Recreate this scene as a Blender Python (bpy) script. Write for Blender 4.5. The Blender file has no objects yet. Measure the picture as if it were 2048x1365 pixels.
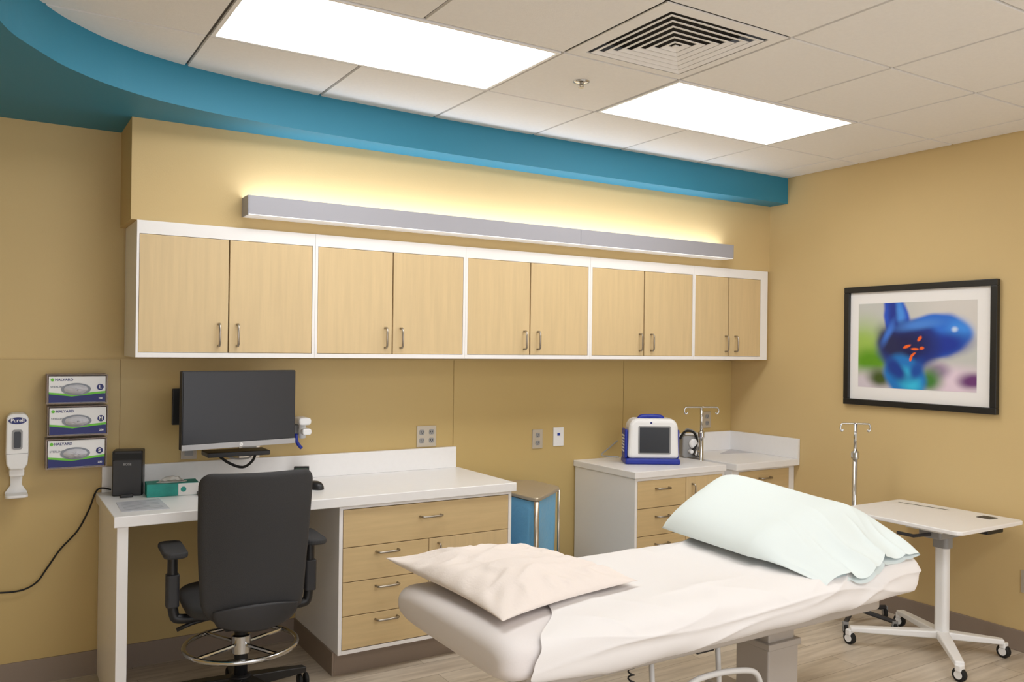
import bpy, bmesh, math, random
from mathutils import Vector, Matrix, noise
random.seed(4)
C = bpy.context.scene.collection
scene = bpy.context.scene
H = 1.392
YW, XR, ZC, ZS = 3.95, 4.13, 2.439, 2.283
# ---------------------------------------------------------------- camera
yaw, pitch, roll, FPX, CX, CY = math.radians(31.808), math.radians(.158), math.radians(.727), 1698.8, 1024., 690.
Fv = Vector((math.sin(yaw)*math.cos(pitch), math.cos(yaw)*math.cos(pitch), math.sin(pitch)))
R0 = Vector((math.cos(yaw), -math.sin(yaw), 0)); U0 = R0.cross(Fv)
Rv = math.cos(roll)*R0+math.sin(roll)*U0; Uv = -math.sin(roll)*R0+math.cos(roll)*U0
cd = bpy.data.cameras.new('camera'); cam = bpy.data.objects.new('camera', cd); C.objects.link(cam)
cd.sensor_width = 36; cd.lens = FPX*36/2048; cd.shift_y = 7.5/2048; cd.clip_start = .05
mw = Matrix((Rv, Uv, -Fv)).transposed().to_4x4(); mw.translation = (0, 0, H); cam.matrix_world = mw
scene.camera = cam
def ray(u, v): return Fv+(u-CX)/FPX*Rv-(v-CY)/FPX*Uv
def PY(u, v, Y): d = ray(u, v); return Vector((0, 0, H))+d*(Y/d.y)
def PX(u, v, X): d = ray(u, v); return Vector((0, 0, H))+d*(X/d.x)
def PZ(u, v, Z): d = ray(u, v); return Vector((0, 0, H))+d*((Z-H)/d.z)
# ---------------------------------------------------------------- materials
def lin(c): return tuple(((x/255)/12.92 if x/255 <= .04045 else ((x/255+.055)/1.055)**2.4) for x in c)+(1,)
MC = {}
def mat(name, col, rough=.5, metal=0, bump=0, bscale=60, var=0, vscale=4, emit=0, stretch=None, trans=0, alpha=1, coat=0):
    if name in MC: return MC[name]
    m = bpy.data.materials.new(name); m.use_nodes = True; nt = m.node_tree; b = nt.nodes['Principled BSDF']
    c = lin(col); b.inputs['Base Color'].default_value = c; b.inputs['Roughness'].default_value = rough; b.inputs['Metallic'].default_value = metal
    if trans: b.inputs['Transmission Weight'].default_value = trans
    if alpha < 1: b.inputs['Alpha'].default_value = alpha
    if coat: b.inputs['Coat Weight'].default_value = coat
    if emit:
        b.inputs['Emission Color'].default_value = c; b.inputs['Emission Strength'].default_value = emit
    tc = nt.nodes.new('ShaderNodeNewGeometry'); mp = nt.nodes.new('ShaderNodeMapping')
    nt.links.new(tc.outputs['Position'], mp.inputs['Vector'])
    if stretch: mp.inputs['Scale'].default_value = stretch
    if var:
        n = nt.nodes.new('ShaderNodeTexNoise'); n.inputs['Scale'].default_value = vscale; n.inputs['Detail'].default_value = 5
        nt.links.new(mp.outputs[0], n.inputs['Vector'])
        r = nt.nodes.new('ShaderNodeValToRGB'); r.color_ramp.elements[0].position = .3; r.color_ramp.elements[1].position = .7
        r.color_ramp.elements[0].color = tuple(x*(1-var) for x in c[:3])+(1,); r.color_ramp.elements[1].color = tuple(min(1, x*(1+var)) for x in c[:3])+(1,)
        nt.links.new(n.outputs['Fac'], r.inputs[0]); nt.links.new(r.outputs[0], b.inputs['Base Color'])
    if bump:
        n = nt.nodes.new('ShaderNodeTexNoise'); n.inputs['Scale'].default_value = bscale; n.inputs['Detail'].default_value = 4
        nt.links.new(mp.outputs[0], n.inputs['Vector'])
        bp = nt.nodes.new('ShaderNodeBump'); bp.inputs['Strength'].default_value = bump; bp.inputs['Distance'].default_value = .01
        nt.links.new(n.outputs['Fac'], bp.inputs['Height']); nt.links.new(bp.outputs[0], b.inputs['Normal'])
    MC[name] = m; return m
m_wall = mat('wall paint tan', (209, 183, 131), .7, bump=.04, bscale=180, var=.015, vscale=2)
m_panel = mat('wall panel tan', (196, 170, 112), .42, var=.02, vscale=1.5)
m_ceil = mat('ceiling tile', (237, 234, 230), .9, bump=.08, bscale=300, var=.015, vscale=90)
m_grid = mat('ceiling grid shadow tone', (84, 78, 72), .6)  # grid coloured dark to paint deeper shadow into the tile gaps
m_blue = mat('soffit teal paint', (42, 130, 160), .55, bump=.03, bscale=150)
m_wood = mat('maple laminate', (214, 189, 144), .42, var=.05, vscale=9, stretch=(6, 6, .4))
m_woodh = mat('maple laminate drawer', (210, 184, 137), .42, var=.05, vscale=9, stretch=(.6, 6, 7))
m_white = mat('white laminate', (243, 241, 240), .4)
m_top = mat('white solid surface', (240, 239, 239), .3, var=.01, vscale=40)
m_gap = mat('cabinet shadow gap', (60, 48, 34), .8)
m_nick = mat('brushed nickel', (170, 162, 150), .3, 1)
m_chrome = mat('chrome', (205, 205, 205), .12, 1)
m_steel = mat('brushed steel', (190, 180, 165), .28, 1, var=.05, vscale=30)
m_lid = mat('satin taupe lid', (196, 184, 164), .35, .6)
m_alu = mat('grey aluminium housing', (166, 166, 174), .5, .1)
m_base = mat('taupe vinyl base', (142, 126, 112), .5)
m_black = mat('black plastic', (30, 30, 32), .4)
m_fab = mat('charcoal upholstery', (54, 54, 56), .75, bump=.2, bscale=500)
m_shell = mat('charcoal shell', (48, 48, 51), .5)
m_rub = mat('black rubber', (18, 18, 18), .7)
m_screen = mat('dark screen', (44, 46, 52), .3)
m_silver = mat('silver plastic', (175, 175, 178), .35, .3)
m_wp = mat('white plastic', (238, 238, 238), .35)
m_gp = mat('grey plastic', (150, 150, 150), .4)
m_navy = mat('navy plastic', (22, 44, 150), .35)
m_paper = mat('paper', (235, 235, 235), .8)
m_sheet = mat('white cotton sheet', (236, 233, 232), .85, bump=.04, bscale=500)
m_matt = mat('mattress cover', (230, 224, 223), .6, bump=.03, bscale=200)
m_mint = mat('pale mint pillowcase', (226, 236, 236), .85, bump=.03, bscale=500)
m_ppil = mat('quilted paper pillow', (233, 223, 216), .9, bump=.14, bscale=110)
m_bag = mat('blue plastic bag', (115, 185, 232), .3, bump=.4, bscale=25)
m_bed = mat('taupe bed metal', (186, 179, 172), .4, .2)
m_tube = mat('pale grey tube', (215, 214, 212), .35)
m_clear = mat('clear acrylic', (170, 150, 140), .1, alpha=.6)
m_lite = mat('troffer diffuser', (252, 252, 252), .5, emit=8.3)
m_lite2 = mat('light bar lens', (232, 240, 255), .5, emit=10)
m_lite3 = mat('light bar lower lens', (250, 250, 250), .5, emit=.25)
m_dark = mat('duct interior', (40, 36, 32), .9)
m_teal = mat('tissue carton teal', (40, 150, 140), .6, var=.15, vscale=25)
m_green = mat('leaf green print', (110, 200, 60), .5)
m_navyp = mat('navy print', (36, 44, 112), .5)
m_greyp = mat('grey print', (140, 145, 155), .6)
m_lcd = mat('clock lcd', (70, 110, 80), .3)
m_bluep = mat('blue print', (30, 60, 160), .5)
def mat_floor():
    m = bpy.data.materials.new('plank vinyl'); m.use_nodes = True; nt = m.node_tree; b = nt.nodes['Principled BSDF']
    g = nt.nodes.new('ShaderNodeNewGeometry'); br = nt.nodes.new('ShaderNodeTexBrick')
    nt.links.new(g.outputs['Position'], br.inputs['Vector'])
    br.inputs['Color1'].default_value = lin((210, 198, 181)); br.inputs['Color2'].default_value = lin((192, 179, 160)); br.inputs['Mortar'].default_value = lin((150, 136, 118))
    br.inputs['Scale'].default_value = 1; br.inputs['Brick Width'].default_value = 1.1; br.inputs['Row Height'].default_value = .14; br.inputs['Mortar Size'].default_value = .0015
    mp = nt.nodes.new('ShaderNodeMapping'); mp.inputs['Scale'].default_value = (2, 20, 1); nt.links.new(g.outputs['Position'], mp.inputs[0])
    n = nt.nodes.new('ShaderNodeTexNoise'); n.inputs['Scale'].default_value = 1.6; n.inputs['Detail'].default_value = 6; nt.links.new(mp.outputs[0], n.inputs['Vector'])
    r = nt.nodes.new('ShaderNodeValToRGB'); r.color_ramp.elements[0].color = (.68, .65, .62, 1); r.color_ramp.elements[1].color = (1.05, 1.05, 1.05, 1)
    r.color_ramp.elements[0].position = .3; r.color_ramp.elements[1].position = .62
    nt.links.new(n.outputs['Fac'], r.inputs[0])
    mx = nt.nodes.new('ShaderNodeMixRGB'); mx.blend_type = 'MULTIPLY'; mx.inputs[0].default_value = .8
    nt.links.new(br.outputs['Color'], mx.inputs[1]); nt.links.new(r.outputs[0], mx.inputs[2]); nt.links.new(mx.outputs[0], b.inputs['Base Color'])
    b.inputs['Roughness'].default_value = .35
    return m
# ---------------------------------------------------------------- mesh helpers
def bm_(): return bmesh.new()
def box(bm, x0, x1, y0, y1, z0, z1):
    v = [bm.verts.new(p) for p in ((x0,y0,z0),(x1,y0,z0),(x1,y1,z0),(x0,y1,z0),(x0,y0,z1),(x1,y0,z1),(x1,y1,z1),(x0,y1,z1))]
    for f in ((3,2,1,0),(4,5,6,7),(0,1,5,4),(1,2,6,5),(2,3,7,6),(3,0,4,7)): bm.faces.new([v[i] for i in f])
    return bm
def Box(*a): return box(bm_(), *a)
def smoothpath(pts, n=6):
    P = [Vector(p) for p in pts]; out = []
    for i in range(len(P)-1):
        a = P[max(i-1, 0)]; b = P[i]; c = P[i+1]; d = P[min(i+2, len(P)-1)]
        for k in range(n):
            t = k/n
            out.append(.5*((2*b)+(c-a)*t+(2*a-5*b+4*c-d)*t*t+(3*b-a-3*c+d)*t**3))
    out.append(P[-1]); return out
def tube(bm, pts, r, seg=10, smooth=0, closed=False, radii=None):
    P = smoothpath(pts, smooth) if smooth else [Vector(p) for p in pts]
    n = len(P); rings = []; up = None
    for i in range(n):
        if closed: t = (P[(i+1) % n]-P[i-1]).normalized()
        else: t = (P[min(i+1, n-1)]-P[max(i-1, 0)]).normalized()
        if up is None: up = Vector((0, 0, 1)) if abs(t.z) < .9 else Vector((1, 0, 0))
        a = t.cross(up)
        if a.length < 1e-4: a = t.cross(Vector((1, .3, 0)))
        a.normalize(); b = a.cross(t).normalized(); up = b
        rr = radii[i] if radii else r
        rings.append([bm.verts.new(P[i]+rr*(math.cos(2*math.pi*k/seg)*a+math.sin(2*math.pi*k/seg)*b)) for k in range(seg)])
    for i in range(n if closed else n-1):
        A, B = rings[i], rings[(i+1) % n]
        for k in range(seg): bm.faces.new((A[k], A[(k+1) % seg], B[(k+1) % seg], B[k]))
    if not closed: bm.faces.new(rings[0][::-1]); bm.faces.new(rings[-1])
    return bm
def lathe(bm, prof, c=(0, 0, 0), seg=28, axis='z'):
    c = Vector(c)
    def mp(r, h, a):
        x, y = r*math.cos(a), r*math.sin(a)
        if axis == 'z': return c+Vector((x, y, h))
        if axis == 'y': return c+Vector((x, -h, y))
        return c+Vector((h, x, y))
    rings = [[bm.verts.new(mp(max(r, 1e-5), h, 2*math.pi*k/seg)) for k in range(seg)] for r, h in prof]
    for A, B in zip(rings, rings[1:]):
        for k in range(seg): bm.faces.new((A[k], A[(k+1) % seg], B[(k+1) % seg], B[k]))
    bm.faces.new(rings[0][::-1]); bm.faces.new(rings[-1]); return bm
def prism(bm, poly, z0, z1):
    a = [bm.verts.new((x, y, z0)) for x, y in poly]; b = [bm.verts.new((x, y, z1)) for x, y in poly]; n = len(poly)
    bm.faces.new(a[::-1]); bm.faces.new(b)
    for i in range(n): bm.faces.new((a[i], a[(i+1) % n], b[(i+1) % n], b[i]))
    return bm
def rrect(x0, x1, y0, y1, r, n=5):
    out = []
    for cx, cy, a0 in ((x1-r, y1-r, 0), (x0+r, y1-r, 90), (x0+r, y0+r, 180), (x1-r, y0+r, 270)):
        for k in range(n+1):
            a = math.radians(a0+90*k/n); out.append((cx+r*math.cos(a), cy+r*math.sin(a)))
    return out
def prism_y(bm, poly, y0, y1):
    a = [bm.verts.new((x, y0, z)) for x, z in poly]; b = [bm.verts.new((x, y1, z)) for x, z in poly]; n = len(poly)
    bm.faces.new(a); bm.faces.new(b[::-1])
    for i in range(n): bm.faces.new((a[i], b[i], b[(i+1) % n], a[(i+1) % n]))
    return bm
def grid(bm, fn, nu, nv, cu=False, cv=False):
    V = [[bm.verts.new(fn(i/nu, j/nv)) for j in range(nv+(0 if cv else 1))] for i in range(nu+(0 if cu else 1))]
    for i in range(nu):
        for j in range(nv):
            bm.faces.new((V[i][j], V[(i+1) % len(V)][j], V[(i+1) % len(V)][(j+1) % len(V[0])], V[i][(j+1) % len(V[0])]))
    return V
def text(bm, s, size, o, xd=(1, 0, 0), yd=(0, 0, 1), align='CENTER', bold=0):
    cu = bpy.data.curves.new('t', 'FONT'); cu.body = s; cu.size = size; cu.align_x = align; cu.align_y = 'CENTER'; cu.offset = bold
    ob = bpy.data.objects.new('t', cu); C.objects.link(ob)
    bpy.context.view_layer.update()
    me = bpy.data.meshes.new_from_object(ob.evaluated_get(bpy.context.evaluated_depsgraph_get()))
    xd, yd, o = Vector(xd), Vector(yd), Vector(o)
    for v in me.vertices: v.co = o+xd*v.co.x+yd*v.co.y
    bm.from_mesh(me); bpy.data.objects.remove(ob); bpy.data.curves.remove(cu); bpy.data.meshes.remove(me)
    return bm
def obj(name, bm, m, parent=None, bevel=0, smooth=False, local=False, sub=0, solid=0, label=None, keepn=False):
    if not keepn: bmesh.ops.recalc_face_normals(bm, faces=bm.faces)
    me = bpy.data.meshes.new(name); bm.to_mesh(me); bm.free()
    o = bpy.data.objects.new(name, me); C.objects.link(o); me.materials.append(m)
    if smooth:
        for p in me.polygons: p.use_smooth = True
    if parent is not None:
        root = parent
        while root.parent: root = root.parent
        if not local and root.type == 'EMPTY':
            me.transform((Matrix.Translation(root.location) @ root.rotation_euler.to_matrix().to_4x4()).inverted())
        o.parent = parent
    if solid: s = o.modifiers.new('s', 'SOLIDIFY'); s.thickness = solid; s.offset = 0
    if bevel:
        b = o.modifiers.new('b', 'BEVEL'); b.width = bevel; b.segments = 3; b.limit_method = 'ANGLE'; b.angle_limit = math.radians(40)
    if sub: s = o.modifiers.new('sub', 'SUBSURF'); s.levels = sub; s.render_levels = sub
    if label: o['label'] = label
    return o
def tag(o, label, cat, group=None):
    o['label'] = label; o['category'] = cat
    if group: o['group'] = group
    return o
def thing(name, label, cat, loc=(0, 0, 0), rz=0, group=None):
    o = bpy.data.objects.new(name, None); C.objects.link(o); o.location = loc; o.rotation_euler = (0, 0, rz); o.empty_display_size = .05
    return tag(o, label, cat, group)
def struct(name, bm, m, **k):
    o = obj(name, bm, m, **k); o['kind'] = 'structure'; return o
# ---------------------------------------------------------------- room (open towards the viewer's side)
XL, YB = -1.3, -.7
struct('floor', Box(XL-.1, XR+.1, YB-.1, YW+.1, -.1, 0), mat_floor())
struct('wall_back', Box(XL-.1, XR+.1, YW, YW+.1, 0, 2.7), m_wall)
struct('wall_right', Box(XR, XR+.1, YB-.1, YW, 0, 2.7), m_wall)
struct('wall_left', Box(XL-.1, XL, YB-.1, YW, 0, 2.7), m_wall)
XBK = .482
struct('wall_bulkhead', Box(XBK, XR, 3.64, YW, 1.878, ZS), m_wall)
px = [XL, .49, 2.09, 3.23, XR]
for i, (a, b) in enumerate(zip(px, px[1:])):
    struct('trim_%d' % (i+1), Box(a+.0015, b-.0015, YW-.005, YW, .1, 1.318), m_panel)
struct('trim_5', Box(XL, XR, YW-.007, YW, 1.3185, 1.3225), m_wall)
struct('baseboard_back', Box(XL, XR, YW-.012, YW, 0, .1), m_base)
struct('baseboard_right', Box(XR-.012, XR, YB, 3.41, 0, .097), m_base, bevel=.003)
struct('baseboard_left', Box(XL, XL+.012, YB, YW-.012, 0, .097), m_base)
GX, GY, UX, UY = .632, 3.008, .549, .540
def cellx(k): return GX+UX*k
def celly(m): return GY-UY*m
lights = [(0, 1, 0), (3, 4, 0), (0, 1, 5), (3, 4, 5)]  # last pair sits unseen behind the camera, added for extra illumination
skip = set()
for a, b, m in lights: skip.add((a, m)); skip.add((b, m))
skip.add((2, 1))
tb = bm_()
for k in range(-4, 7):
    for m in range(-2, 9):
        if (k, m) in skip: continue
        x0, x1 = max(cellx(k), XL)+.0045, min(cellx(k+1), XR)-.0045
        y1, y0 = min(celly(m), YW)-.0045, max(celly(m+1), YB)+.0045
        if x1-x0 < .02 or y1-y0 < .02: continue
        v = [tb.verts.new(p) for p in ((x0,y0,ZC+.008),(x1,y0,ZC+.008),(x1,y1,ZC+.008),(x0,y1,ZC+.008))]
        e = .002
        w = [tb.verts.new(p) for p in ((x0+e,y0+e,ZC),(x1-e,y0+e,ZC),(x1-e,y1-e,ZC),(x0+e,y1-e,ZC))]
        tb.faces.new(w)
        for i in range(4): tb.faces.new((v[i], v[(i+1) % 4], w[(i+1) % 4], w[i]))
struct('ceiling', tb, m_ceil)
gb = bm_()
for k in range(-4, 8):
    x = cellx(k)
    if XL < x < XR: box(gb, x-.013, x+.013, YB, YW, ZC+.008, ZC+.02)
for m in range(-2, 10):
    y = celly(m)
    if YB < y < YW: box(gb, XL, XR, y-.013, y+.013, ZC+.0085, ZC+.02)
struct('ceiling_grid', gb, m_grid)
struct('ceiling_deck', Box(XL, XR, YB, YW, ZC+.14, ZC+.2), m_dark)
curve = smoothpath([(-.06, .6, 0), (-.05, 1.9, 0), (-.02, 2.5, 0), (.035, 2.8, 0), (.13, 2.985, 0), (.235, 3.13, 0), (.40, 3.27, 0), (.633, 3.375, 0), (1.0, 3.445, 0), (1.5, 3.485, 0), (2.2, 3.503, 0), (3.2, 3.503, 0), (XR, 3.503, 0)], 8)
poly = [(p.x, p.y) for p in curve]+[(XR, YW), (XL, YW), (XL, .6)]
struct('ceiling_soffit', prism(bm_(), poly, ZS, ZC+.03), m_blue)
# ---------------------------------------------------------------- troffer lights
TL = ['large bright rectangular ceiling light panel nearest the teal soffit curve', 'bright rectangular ceiling light panel right of the sprinkler head',
      'added ceiling light panel, unseen behind the camera, left', 'added ceiling light panel, unseen behind the camera, right']
for (a, b, m), lb in zip(lights, TL):
    x0, x1, y0, y1 = cellx(a)+.006, cellx(b+1)-.006, celly(m+1)+.006, celly(m)-.006
    t = thing('ceiling_light', lb, 'ceiling light', ((x0+x1)/2, (y0+y1)/2, ZC))
    f = bm_(); w = .014
    box(f, x0, x1, y0, y0+w, ZC-.002, ZC+.03); box(f, x0, x1, y1-w, y1, ZC-.002, ZC+.03); box(f, x0, x0+w, y0+w, y1-w, ZC-.002, ZC+.03); box(f, x1-w, x1, y0+w, y1-w, ZC-.002, ZC+.03)
    obj('frame', f, m_white, t)
    obj('diffuser', Box(x0+w, x1-w, y0+w, y1-w, ZC+.003, ZC+.008), m_lite, t)
# ---------------------------------------------------------------- ceiling vent
x0, x1, y0, y1 = cellx(2)+.006, cellx(3)-.006, celly(2)+.006, celly(1)-.006
cx, cy = (x0+x1)/2+.010, (y0+y1)/2+.004
t = thing('ceiling_vent', 'square white ceiling air diffuser with nested square louvres', 'air vent', (cx, cy, ZC))
f = bm_(); A = .22
def sqring(bm, a, za, b, zb):
    p = [bm.verts.new((cx+s*a, cy+r*a, za)) for s, r in ((-1,-1),(1,-1),(1,1),(-1,1))]; q = [bm.verts.new((cx+s*b, cy+r*b, zb)) for s, r in ((-1,-1),(1,-1),(1,1),(-1,1))]
    for i in range(4): bm.faces.new((p[i], p[(i+1) % 4], q[(i+1) % 4], q[i]))
box(f, x0, x1, y0, cy-A, ZC, ZC+.004); box(f, x0, x1, cy+A, y1, ZC, ZC+.004); box(f, x0, cx-A, cy-A, cy+A, ZC, ZC+.004); box(f, cx+A, x1, cy-A, cy+A, ZC, ZC+.004)
obj('face_panel', f, m_ceil, t)
for i in range(6):
    a = A-.012-.034*i
    r = bm_(); sqring(r, a, ZC-.002, a-.02, ZC+.0035)
    obj('louvre', r, m_white, t, solid=.0015)
obj('centre_plate', Box(cx-.008, cx+.008, cy-.008, cy+.008, ZC-.002, ZC+.002), m_white, t)
obj('duct_neck', Box(cx-A, cx+A, cy-A, cy+A, ZC+.05, ZC+.055), m_dark, t)
# ---------------------------------------------------------------- sprinkler
p = PZ(1163, 163, ZC)
t = thing('sprinkler_head', 'small chrome fire sprinkler head on the ceiling tile', 'sprinkler', (p.x, p.y, ZC))
obj('escutcheon', lathe(bm_(), [(.032, 0), (.032, -.003), (.022, -.006), (.012, -.008)], (p.x, p.y, ZC)), m_chrome, t, smooth=True)
obj('stem', lathe(bm_(), [(.008, 0), (.008, -.006), (.005, -.009)], (p.x, p.y, ZC-.006)), m_nick, t)
b = bm_()
for s in (-1, 1): tube(b, [(p.x+s*.008, p.y, ZC-.009), (p.x+s*.009, p.y, ZC-.017), (p.x, p.y, ZC-.024)], .002, 6)
obj('frame_arm', b, m_nick, t)
b = lathe(bm_(), [(.012, -.024), (.012, -.0255), (.003, -.026)], (p.x, p.y, ZC), 12); obj('deflector', b, m_nick, t)
# ---------------------------------------------------------------- wall light bar
t = thing('wall_light_bar', 'long grey linear wall light glowing above the upper cabinets', 'wall light', (2.3, 3.64, 1.96))
byf, byb = 3.54, 3.64
bx0, bx1, bz0, bz1 = PY(497, 410, byf).x, PY(1467, 500, byf).x, 1.924, 2.005
jx = PY(1162, 470, byf).x
obj('housing', Box(bx0, jx-.0007, byf, byf+.012, bz0+.004, bz1), m_alu, t, bevel=.001); obj('housing', Box(jx+.0007, bx1, byf, byf+.012, bz0+.004, bz1), m_alu, t, bevel=.001)
obj('back_channel', Box(bx0+.004, bx1-.004, byb-.012, byb, bz0+.004, bz1-.03), m_alu, t)
obj('lower_lens', Box(bx0, bx1, byf+.001, byb-.001, bz0, bz0+.004), m_lite3, t)
obj('upper_lens', Box(bx0+.01, bx1-.01, byf+.014, byb-.014, bz1-.035, bz1-.03), m_lite2, t)
obj('end_cap', Box(bx0-.002, bx0+.002, byf, byb, bz0, bz1), m_alu, t); obj('end_cap', Box(bx1-.002, bx1+.002, byf, byb, bz0, bz1), m_alu, t)
# ---------------------------------------------------------------- upper cabinets
def bar_handle(p0, p1, off=.028, r=.0048):
    a, b = Vector(p0), Vector(p1); d = (b-a).normalized(); o = Vector((0, -off, 0)); e = d*.008
    return tube(bm_(), [a, a+o*.7, a+o+e, b+o-e, b+o*.7, b], r, 10)
def door(root, x0, x1, z0, z1, yf, hx=None, hz0=None, hz1=None, m=m_wood, th=.018):
    d = obj('door', Box(x0, x1, yf, yf+th, z0, z1), m, root, bevel=.0012)
    if hx: obj('handle', bar_handle((hx, yf, hz0), (hx, yf, hz1)), m_nick, d, smooth=True)
    return d
def drawer(root, x0, x1, z0, z1, yf, hw=.1, hzc=None, th=.018, m=m_woodh):
    d = obj('drawer', Box(x0, x1, yf, yf+th, z0, z1), m, root, bevel=.0012)
    c = (x0+x1)/2; z = hzc or (z0+z1)/2
    obj('handle', bar_handle((c-hw/2, yf, z), (c+hw/2, yf, z)), m_nick, d, smooth=True)
    return d
CF = 3.62
def cX(u): return PY(u, 600, CF).x
cz0, cz1 = 1.333, 1.876
outer = [cX(272), cX(630), cX(931), cX(1180.5), cX(1388), cX(1535)]
drs = [((278, 457), (459, 624)), ((636, 785), (787, 926)), ((936, 1060), (1062, 1176)), ((1185, 1288), (1290, 1385)), ((1391, 1457), (1459, 1521))]
hx = [(438, 475), (771, 802), (1049, 1076), (1280, 1303), (1452, 1471)]
UL = ['wide light maple wall cabinet at the left end above the monitor', 'two-door maple wall cabinet second from the left end', 'middle two-door maple wall cabinet in the white framed row',
      'two-door maple wall cabinet second from the right wall', 'narrow two-door maple wall cabinet touching the right wall']
for i in range(5):
    x0, x1 = outer[i], outer[i+1]
    t = thing('wall_cabinet', UL[i], 'cabinet', ((x0+x1)/2, YW, cz0), 0, 'wall cabinets in one row')
    (a, b), (c, d) = drs[i]; a, b, c, d = cX(a), cX(b), cX(c), cX(d)
    zt, zb = 1.822, 1.354
    f = bm_()
    box(f, x0+.0005, a-.0015, CF, 3.94, cz0, cz1); box(f, d+.0015, x1-.0005, CF, 3.94, cz0, cz1)
    box(f, a-.0015, d+.0015, CF, 3.94, zt+.0015, cz1); box(f, a-.0015, d+.0015, CF, 3.94, cz0, zb-.0015)
    obj('carcass', f, m_white, t)
    if i == 4: obj('wall_filler', Box(x1, XR-.001, CF+.03, 3.94, cz0, cz1), m_wall, t)
    obj('inner_panel', Box(a-.001, d+.001, CF+.02, 3.945, zb-.001, zt+.001), m_gap, t)
    door(t, a, b-.0005, zb, zt, CF+.001, cX(hx[i][0]), 1.382, 1.472)
    door(t, c+.0005, d, zb, zt, CF+.001, cX(hx[i][1]), 1.382, 1.472)
# ---------------------------------------------------------------- desk
DX0, DX1, DF = .402, 2.115, 3.352
t = thing('desk_worktop', 'long white desk worktop with a low white backsplash', 'worktop', (1.24, 3.65, .72))
obj('surface', Box(DX0, DX1, DF, YW-.007, .72, .76), m_top, t, bevel=.003)
obj('backsplash', Box(DX0+.02, DX1-.015, YW-.027, YW-.007, .7602, .868), m_top, t, bevel=.002)
tag(obj('desk_end_panel', Box(DX0+.012, DX0+.05, DF+.012, YW-.013, 0, .7195), m_white, bevel=.002), 'tall white end panel holding up the left end of the desk', 'desk panel')
PX0, PX1, PF = 1.258, 2.098, 3.37
t = thing('base_cabinet', 'maple and white base cabinet with four drawers under the desk', 'cabinet', ((PX0+PX1)/2, 3.65, 0))
f = bm_(); box(f, PX0, PX0+.016, PF, YW-.013, .1, .7195); box(f, PX1-.016, PX1, PF, YW-.013, .1, .7195); box(f, PX0+.016, PX1-.016, PF, YW-.013, .1, .116); box(f, PX0+.016, PX1-.016, PF, YW-.013, .706, .7195)
obj('carcass', f, m_white, t, bevel=.001)
obj('inner_panel', Box(PX0+.016, PX1-.016, PF+.02, 3.9, .116, .706), m_gap, t)
obj('toe_kick', Box(PX0+.004, PX1-.004, PF+.05, YW-.013, 0, .0998), m_base, t)
obj('side_base', Box(PX0-.006, PX0+.003, PF+.05, YW-.013, 0, .0995), m_base, t)
sx = PY(857, 1150, PF).x
zr = [.118, .258, .4, .545, .703]
drawer(t, PX0+.018, PX1-.018, zr[3]+.0015, zr[4], PF-.001, .1, .645)
for k in range(3): drawer(t, PX0+.018, sx-.0015, zr[k]+.0015, zr[k+1]-.0015, PF-.001, .1, zr[k+1]-.03)
door(t, sx+.0015, PX1-.018, zr[0], zr[3]-.0015, PF-.001, sx+.045, zr[3]-.115, zr[3]-.025)
# ---------------------------------------------------------------- counter cabinets on the right
AX0, AX1, AF = 2.87, 3.53, 3.40
t = thing('counter_cabinet', 'white sided base cabinet with maple drawers carrying the patient monitor', 'cabinet', ((AX0+AX1)/2, 3.67, 0))
f = bm_(); box(f, AX0+.008, AX0+.024, AF+.01, YW-.013, .1, .715); box(f, AX1-.022, AX1-.006, AF+.01, YW-.013, .1, .715); box(f, AX0+.024, AX1-.022, AF+.01, YW-.013, .1, .12); box(f, AX0+.024, AX1-.022, AF+.01, YW-.013, .7, .715)
obj('carcass', f, m_white, t)
obj('inner_panel', Box(AX0+.026, AX1-.024, AF+.03, 3.9, .12, .7), m_gap, t)
obj('toe_kick', Box(AX0+.012, AX1-.01, AF+.06, YW-.013, 0, .0998), m_base, t)
obj('countertop', Box(AX0, AX1, AF, YW-.006, .7152, .75), m_top, t, bevel=.003)
mx_ = PY(1374, 1000, AF).x
for a, b in ((.555, .699), (.41, .552), (.265, .407), (.12, .262)): drawer(t, AX0+.026, mx_-.0015, a, b, AF+.009, .09, b-.045)
door(t, mx_+.0015, AX1-.024, .12, .699, AF+.009, mx_+.045, .56, .66)
BX0, BX1, BF = 3.60, XR-.002, 3.42
t = thing('counter_cabinet', 'corner base cabinet with white splashback against the right wall', 'cabinet', ((BX0+BX1)/2, 3.67, 0))
f = bm_(); box(f, BX0+.006, BX0+.06, BF+.012, YW-.013, .1, .71); box(f, BX1-.045, BX1, BF+.012, YW-.013, .1, .71); box(f, BX0+.06, BX1-.045, BF+.012, YW-.013, .1, .12); box(f, BX0+.06, BX1-.045, BF+.012, YW-.013, .695, .71)
obj('carcass', f, m_white, t)
obj('inner_panel', Box(BX0+.061, BX1-.046, BF+.03, 3.9, .12, .695), m_gap, t)
obj('toe_kick', Box(BX0+.01, BX1-.002, BF+.06, YW-.013, 0, .0998), m_base, t)
obj('countertop', Box(BX0, BX1, BF-.03, YW-.006, .7102, .748), m_top, t, bevel=.003)
f = Box(BX0, BX1, YW-.026, YW-.006, .7482, .868); box(f, BX1-.02, BX1, BF-.03, YW-.026, .7482, .868)
obj('splashback', f, m_top, t, bevel=.002)
for a, b in ((.555, .694), (.41, .552), (.265, .407), (.12, .262)): drawer(t, BX0+.062, BX1-.047, a, b, BF+.011, .09, b-.045)
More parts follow.
